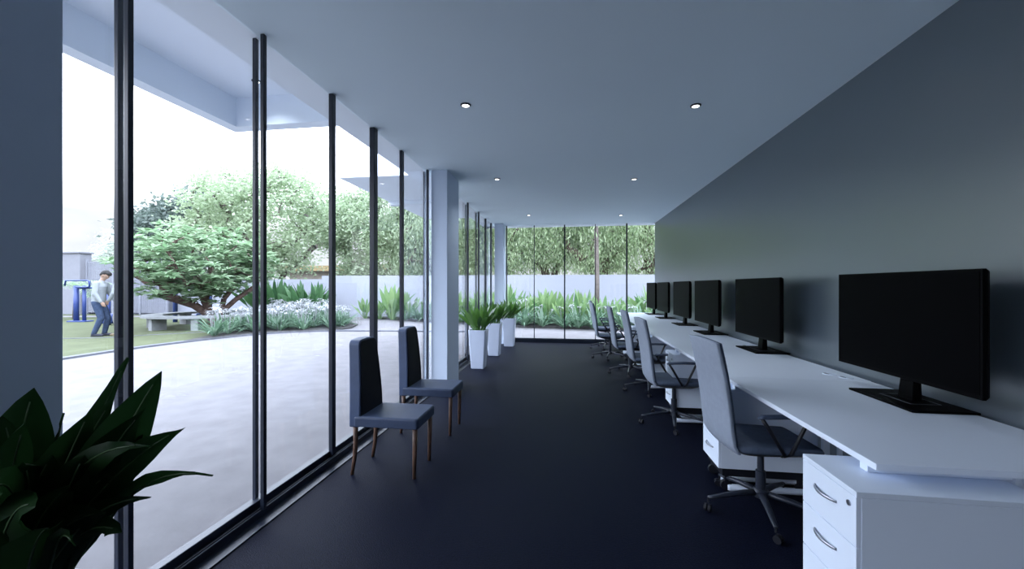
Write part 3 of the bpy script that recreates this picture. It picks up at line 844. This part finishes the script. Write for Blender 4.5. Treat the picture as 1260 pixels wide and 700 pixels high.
# ------------------------------------------------------------------ blue exercise machines
def post(b, x, y, h, r_=.055): b.tube([(x, y, 0), (x, y, h)], r_, 12)
r = empty('exercise_machine', (-19.1, 13.1, 0), math.radians(8)); tag(r, 'blue steel exercise machine at far left, left of the walking person', 'exercise machine')
b = MB(); post(b, 0, 0, 1.42, .085); post(b, .26, .05, 1.42, .06); b.build('post', M['blue'], r, smooth=True)
b = MB(); b.box(-.22, .48, -.16, .2, 0, .05); b.build('foot_plate', M['blue'], r, bevel=.01)
b = MB(); b.tube([(-.1, 0, 1.33), (.35, 0, 1.33), (.8, -.05, 1.33)], .04, 10); b.build('cross_bar', M['blue'], r, smooth=True)
b = MB(); b.tube([(-.35, -.1, 1.42), (-.3, -.1, 1.62), (.55, -.1, 1.62), (.62, -.1, 1.58), (.62, -.1, 1.38), (.5, -.1, 1.36), (.1, -.1, 1.36)], .032, 10); b.build('handle', M['blue'], r, smooth=True)
r = empty('exercise_machine', (-15.1, 13.5, 0), math.radians(20)); tag(r, 'blue exercise machine with two upright posts, half hidden behind the ring bench', 'exercise machine')
b = MB(); post(b, 0, 0, 1.75, .075); b.build('post', M['blue'], r, smooth=True)
b = MB(); post(b, .95, .5, 1.3, .075); b.build('post', M['blue'], r, smooth=True)
b = MB(); b.tube([(.6, .42, 1.0), (.95, .5, 1.12), (1.3, .55, 1.12)], .05, 10); b.build('handle', M['blue'], r, smooth=True)
b = MB(); b.tube([(.95, .5, .32), (.6, .3, .28), (.5, .25, .1)], .045, 10); b.build('pedal_arm', M['blue'], r, smooth=True)
r = empty('exercise_machine', (-16.4, 12.2, 0), math.radians(15)); tag(r, 'small blue exercise machine behind the walking person, by the thick mullion', 'exercise machine')
b = MB(); post(b, 0, 0, 1.2, .06); b.build('post', M['blue'], r, smooth=True)
b = MB(); b.tube([(-.35, 0, 1.18), (.35, 0, 1.18)], .03, 10); b.build('handle', M['blue'], r, smooth=True)
b = MB(); b.lathe([(.16, .05), (.22, .12), (.2, .3), (.08, .42)], n=16); b.build('foot_pod', M['blue'], r, smooth=True)

# tall block and mesh fence at far left
r = empty('garden_pillar', (-25.2, 16.75, 0)); tag(r, 'tall pale grey rendered block wall end behind the exercise machine', 'wall block')
b = MB(); b.box(-3.2, 1.35, -.25, .25, 0, 3.02); b.build('block', M['block'], r, bevel=.02)
b = MB(); b.box(-3.26, 1.41, -.31, .31, 3.02, 3.1); b.build('coping', M['block'], r, bevel=.01)
r = empty('mesh_fence', (-21.5, 16.7, 0)); tag(r, 'grey wire mesh fence with close bars behind the walking person', 'fence')
b = MB()
for k in range(42): b.box(-2.2, 2.4, -.008, .008, .10 + k * .06, .134 + k * .06)
for k in range(58): b.box(-2.2 + k * .08, -2.165 + k * .08, -.012, .012, .1, 2.62)
b.build('mesh_panel', M['greysteel'], r)
for x in (-2.2, -.66, .88, 2.4):
    b = MB(); b.box(x - .04, x + .04, -.04, .04, 0, 2.75); b.build('post', M['greysteel'], r)

# distant low roof behind the trees
r = empty('distant_house', (-17.5, 31, 0)); tag(r, 'low distant house with ochre roof edge seen between the trees', 'house')
b = MB(); b.box(-6, 10, 0, 4, 0, 2.65); b.build('wall', M['housewall'], r)
b = MB(); b.box(-6.5, 10.5, -.6, 4.5, 2.65, 3.1); b.build('roof', M['orange'], r)

# ------------------------------------------------------------------ people
def capsule(b, p, q, r1, r2, n=10, flat=1.0):
    p = Vector(p); q = Vector(q); k = 6
    b.tube([p.lerp(q, i / k) for i in range(k + 1)], [r1 + (r2 - r1) * i / k for i in range(k + 1)], n, flat=flat)
    b.ball(p, r1, n=n); b.ball(q, r2, n=n)
def fuse(o, vox, it=6):
    m = o.modifiers.new('fuse', 'REMESH'); m.mode = 'VOXEL'; m.voxel_size = vox; m.use_smooth_shade = True
    s = o.modifiers.new('smooth', 'SMOOTH'); s.iterations = it; s.factor = .5
def hand(b, w, d, side):
    """palm + five curled fingers hanging below wrist w along direction d"""
    w = Vector(w); d = Vector(d).normalized(); f = Vector((1, 0, 0)); f = (f - d * f.dot(d)).normalized(); inw = Vector((0, -side, 0))
    b.ball(w + d * .05, .022, .022, .05, n=10, R=Matrix(((f.x, inw.x, d.x), (f.y, inw.y, d.y), (f.z, inw.z, d.z))) @ Matrix.Diagonal((1.7, .75, 1)))
    for k, ln in enumerate((.075, .085, .08, .062)):
        s = w + d * .085 + f * (.030 - .0205 * k); m = s + d * ln * .5 + inw * .008; e = m + d * ln * .42 + inw * .022
        capsule(b, s, m, .0098, .009, 8); capsule(b, m, e, .009, .008, 8)
    s = w + d * .03 + f * .030; m = s + d * .035 + f * .022; capsule(b, s, m, .013, .011, 8); capsule(b, m, m + d * .035 + inw * .008, .011, .009, 8)
def person(name, label, loc, rz, P, shirt, trous, shoe, lean=.04):
    r = empty(name, loc, rz); tag(r, label, 'person')
    J = P
    # body (skin) - one continuous figure
    b = MB()
    capsule(b, J['hip'], J['chest'], .115, .13, 14); capsule(b, J['neck0'], J['neck1'], .055, .052, 10)
    hc = Vector(J['head']); tilt = Matrix.Rotation(J['tilt'], 3, 'Y')
    b.ball(hc, .098, .078, .118, n=18, R=tilt)
    b.ball(hc + tilt @ Vector((.035, 0, -.075)), .066, .056, .062, n=14, R=tilt)
    b.ball(hc + tilt @ Vector((.098, 0, -.02)), .022, .015, .03, n=10, R=tilt)
    b.ball(hc + tilt @ Vector((.086, 0, -.066)), .018, .026, .012, n=10, R=tilt)
    for s in (-1, 1):
        b.ball(hc + tilt @ Vector((-.005, s * .08, -.012)), .02, .012, .034, n=10, R=tilt)
        b.ball(hc + tilt @ Vector((.085, s * .033, .012)), .018, .02, .010, n=8, R=tilt)
    for s, q in ((-1, 'R'), (1, 'L')):
        capsule(b, J['sh' + q], J['el' + q], .05, .042); capsule(b, J['el' + q], J['wr' + q], .042, .027)
        hand(b, J['wr' + q], Vector(J['wr' + q]) - Vector(J['el' + q]), s)
        capsule(b, J['hip' + q], J['kn' + q], .08, .055); capsule(b, J['kn' + q], J['an' + q], .055, .036)
    o = b.build('body', M['skin'], r); fuse(o, .0085, 4)
    # shirt
    b = MB()
    for p_, q_, rx, ry in ((J['hip'], J['mid'], .15, .175), (J['mid'], J['chest'], .14, .19)):
        for t in (0, .33, .66, 1):
            c = Vector(p_).lerp(Vector(q_), t); b.ball(c, rx, ry, .12, n=16)
    b.ball(Vector(J['chest']) + Vector((-.01, 0, .05)), .125, .205, .09, n=16)
    capsule(b, J['shR'], J['shL'], .072, .072, 12)
    for q in 'RL':
        capsule(b, J['sh' + q], J['el' + q], .074, .058, 12); capsule(b, J['el' + q], J['wr' + q], .058, .042, 12)
    capsule(b, Vector(J['neck0']) - Vector((0, 0, .04)), J['neck0'], .075, .066, 12)
    o = b.build('shirt', shirt, r); fuse(o, .013, 6)
    # trousers
    b = MB(); b.ball(Vector(J['hip']) + Vector((-.02, 0, -.03)), .135, .165, .13, n=16)
    for q in 'RL':
        capsule(b, J['hip' + q], J['kn' + q], .102, .074, 12); capsule(b, J['kn' + q], J['an' + q], .074, .058, 12)
    o = b.build('trousers', trous, r); fuse(o, .013, 5)
    for q in 'RL':
        b = MB(); a = Vector(J['an' + q]); t = Vector(J['to' + q])
        b.ball(a + Vector((-.02, 0, -.035)), .055, .045, .05, n=12); capsule(b, (a.x - .03, a.y, .04), (t.x - .03, t.y, .036), .042, .040, 12); b.ball((t.x - .015, t.y, .034), .055, .046, .034, n=12)
        b.box(a.x - .07, t.x + .02, a.y - .036, a.y + .036, .0, .02)
        o = b.build('shoe', shoe, r); fuse(o, .009, 3)
    b = MB(); b.ball(hc + tilt @ Vector((-.022, 0, .025)), .105, .088, .112, n=18, R=tilt)
    b.ball(hc + tilt @ Vector((.02, 0, .075)), .085, .08, .06, n=16, R=tilt); b.ball(hc + tilt @ Vector((-.06, 0, -.04)), .05, .066, .06, n=12, R=tilt)
    o = b.build('hair', M['hair'], r, smooth=True)
    # keep the face clear: hair sits behind a slanted plane
    for v in o.data.vertices:
        l_ = tilt.inverted() @ (v.co - hc)
        if l_.x > .03 and l_.z < .06: v.co = hc + tilt @ Vector((.02, l_.y * .85, max(l_.z, .0)))
    return r
W = {'hip': (0, 0, .98), 'mid': (.0, 0, 1.16), 'chest': (.03, 0, 1.38), 'neck0': (.06, 0, 1.53), 'neck1': (.10, 0, 1.62), 'head': (.145, 0, 1.705), 'tilt': .8,
     'shR': (.03, -.175, 1.46), 'elR': (.05, -.235, 1.19), 'wrR': (.17, -.225, .965), 'shL': (.05, .175, 1.46), 'elL': (.10, .235, 1.2), 'wrL': (.24, .20, 1.0),
     'hipR': (-.01, -.09, .92), 'knR': (.10, -.095, .51), 'anR': (-.05, -.10, .10), 'toR': (.13, -.10, .03),
     'hipL': (0, .09, .92), 'knL': (.15, .095, .50), 'anL': (.07, .10, .10), 'toL': (.25, .10, .03)}
person('person', 'person in pale shirt and jeans walking with head bowed across the lawn', (-12.98, 9.42, .005), math.radians(24), W, M['shirt'], M['jeans'], M['shoe'])
W2 = dict(W); W2['tilt'] = .1; W2['head'] = (.11, 0, 1.72)
person('person', 'person in pale trousers mostly hidden behind the thick near mullion', (-12.52, 9.71, .005), math.radians(196), W2, M['shirt'], M['pale'], M['tan'])

# ------------------------------------------------------------------ world: overcast sky with soft clouds
w = bpy.data.worlds.new('World'); SC.world = w; w.use_nodes = True
n = w.node_tree.nodes; l = w.node_tree.links; bg = n['Background']
tc = n.new('ShaderNodeTexCoord'); sp = n.new('ShaderNodeSeparateXYZ'); l.new(tc.outputs['Generated'], sp.inputs[0])
cr = n.new('ShaderNodeValToRGB'); e = cr.color_ramp.elements
e[0].position = 0.0; e[0].color = (.125, .128, .135, 1); e[1].position = 1.0; e[1].color = (1.15, 1.25, 1.5, 1)
q = e.new(.13); q.color = (.15, .153, .16, 1); q = e.new(.24); q.color = (.95, 1.0, 1.12, 1); q = e.new(.5); q.color = (1.02, 1.12, 1.32, 1)
l.new(sp.outputs['Z'], cr.inputs['Fac'])
mp = n.new('ShaderNodeMapping'); mp.inputs['Scale'].default_value = (1, 1, 2.6); l.new(tc.outputs['Generated'], mp.inputs['Vector'])
nz = n.new('ShaderNodeTexNoise'); nz.inputs['Scale'].default_value = 4.2; nz.inputs['Detail'].default_value = 6; l.new(mp.outputs[0], nz.inputs['Vector'])
c2 = n.new('ShaderNodeValToRGB'); c2.color_ramp.elements[0].position = .38; c2.color_ramp.elements[0].color = (.80, .81, .84, 1)
c2.color_ramp.elements[1].position = .60; c2.color_ramp.elements[1].color = (1.04, 1.04, 1.04, 1); l.new(nz.outputs['Fac'], c2.inputs['Fac'])
mx = n.new('ShaderNodeMix'); mx.data_type = 'RGBA'; mx.blend_type = 'MULTIPLY'; mx.inputs['Factor'].default_value = 1
l.new(cr.outputs['Color'], mx.inputs['A']); l.new(c2.outputs['Color'], mx.inputs['B']); l.new(mx.outputs['Result'], bg.inputs['Color'])
bg.inputs['Strength'].default_value = 5.0

# ------------------------------------------------------------------ camera
cam = bpy.data.cameras.new('camera'); co = bpy.data.objects.new('camera', cam); COL.objects.link(co)
cam.sensor_fit = 'HORIZONTAL'; cam.sensor_width = 36; cam.lens = 36 * 492 / 1260; cam.clip_start = .02; cam.clip_end = 300
cam.shift_y = 2 / 1260
co.location = (0, 0, 1.40); co.rotation_euler = (PI / 2, 0, math.radians(8.1)); SC.camera = co
SC.cycles.diffuse_bounces = 8
SC.view_settings.view_transform = 'Standard'; SC.view_settings.look = 'None'
SC.view_settings.exposure = 0.78; SC.view_settings.gamma = 1.0; SC.view_settings.use_curve_mapping = False
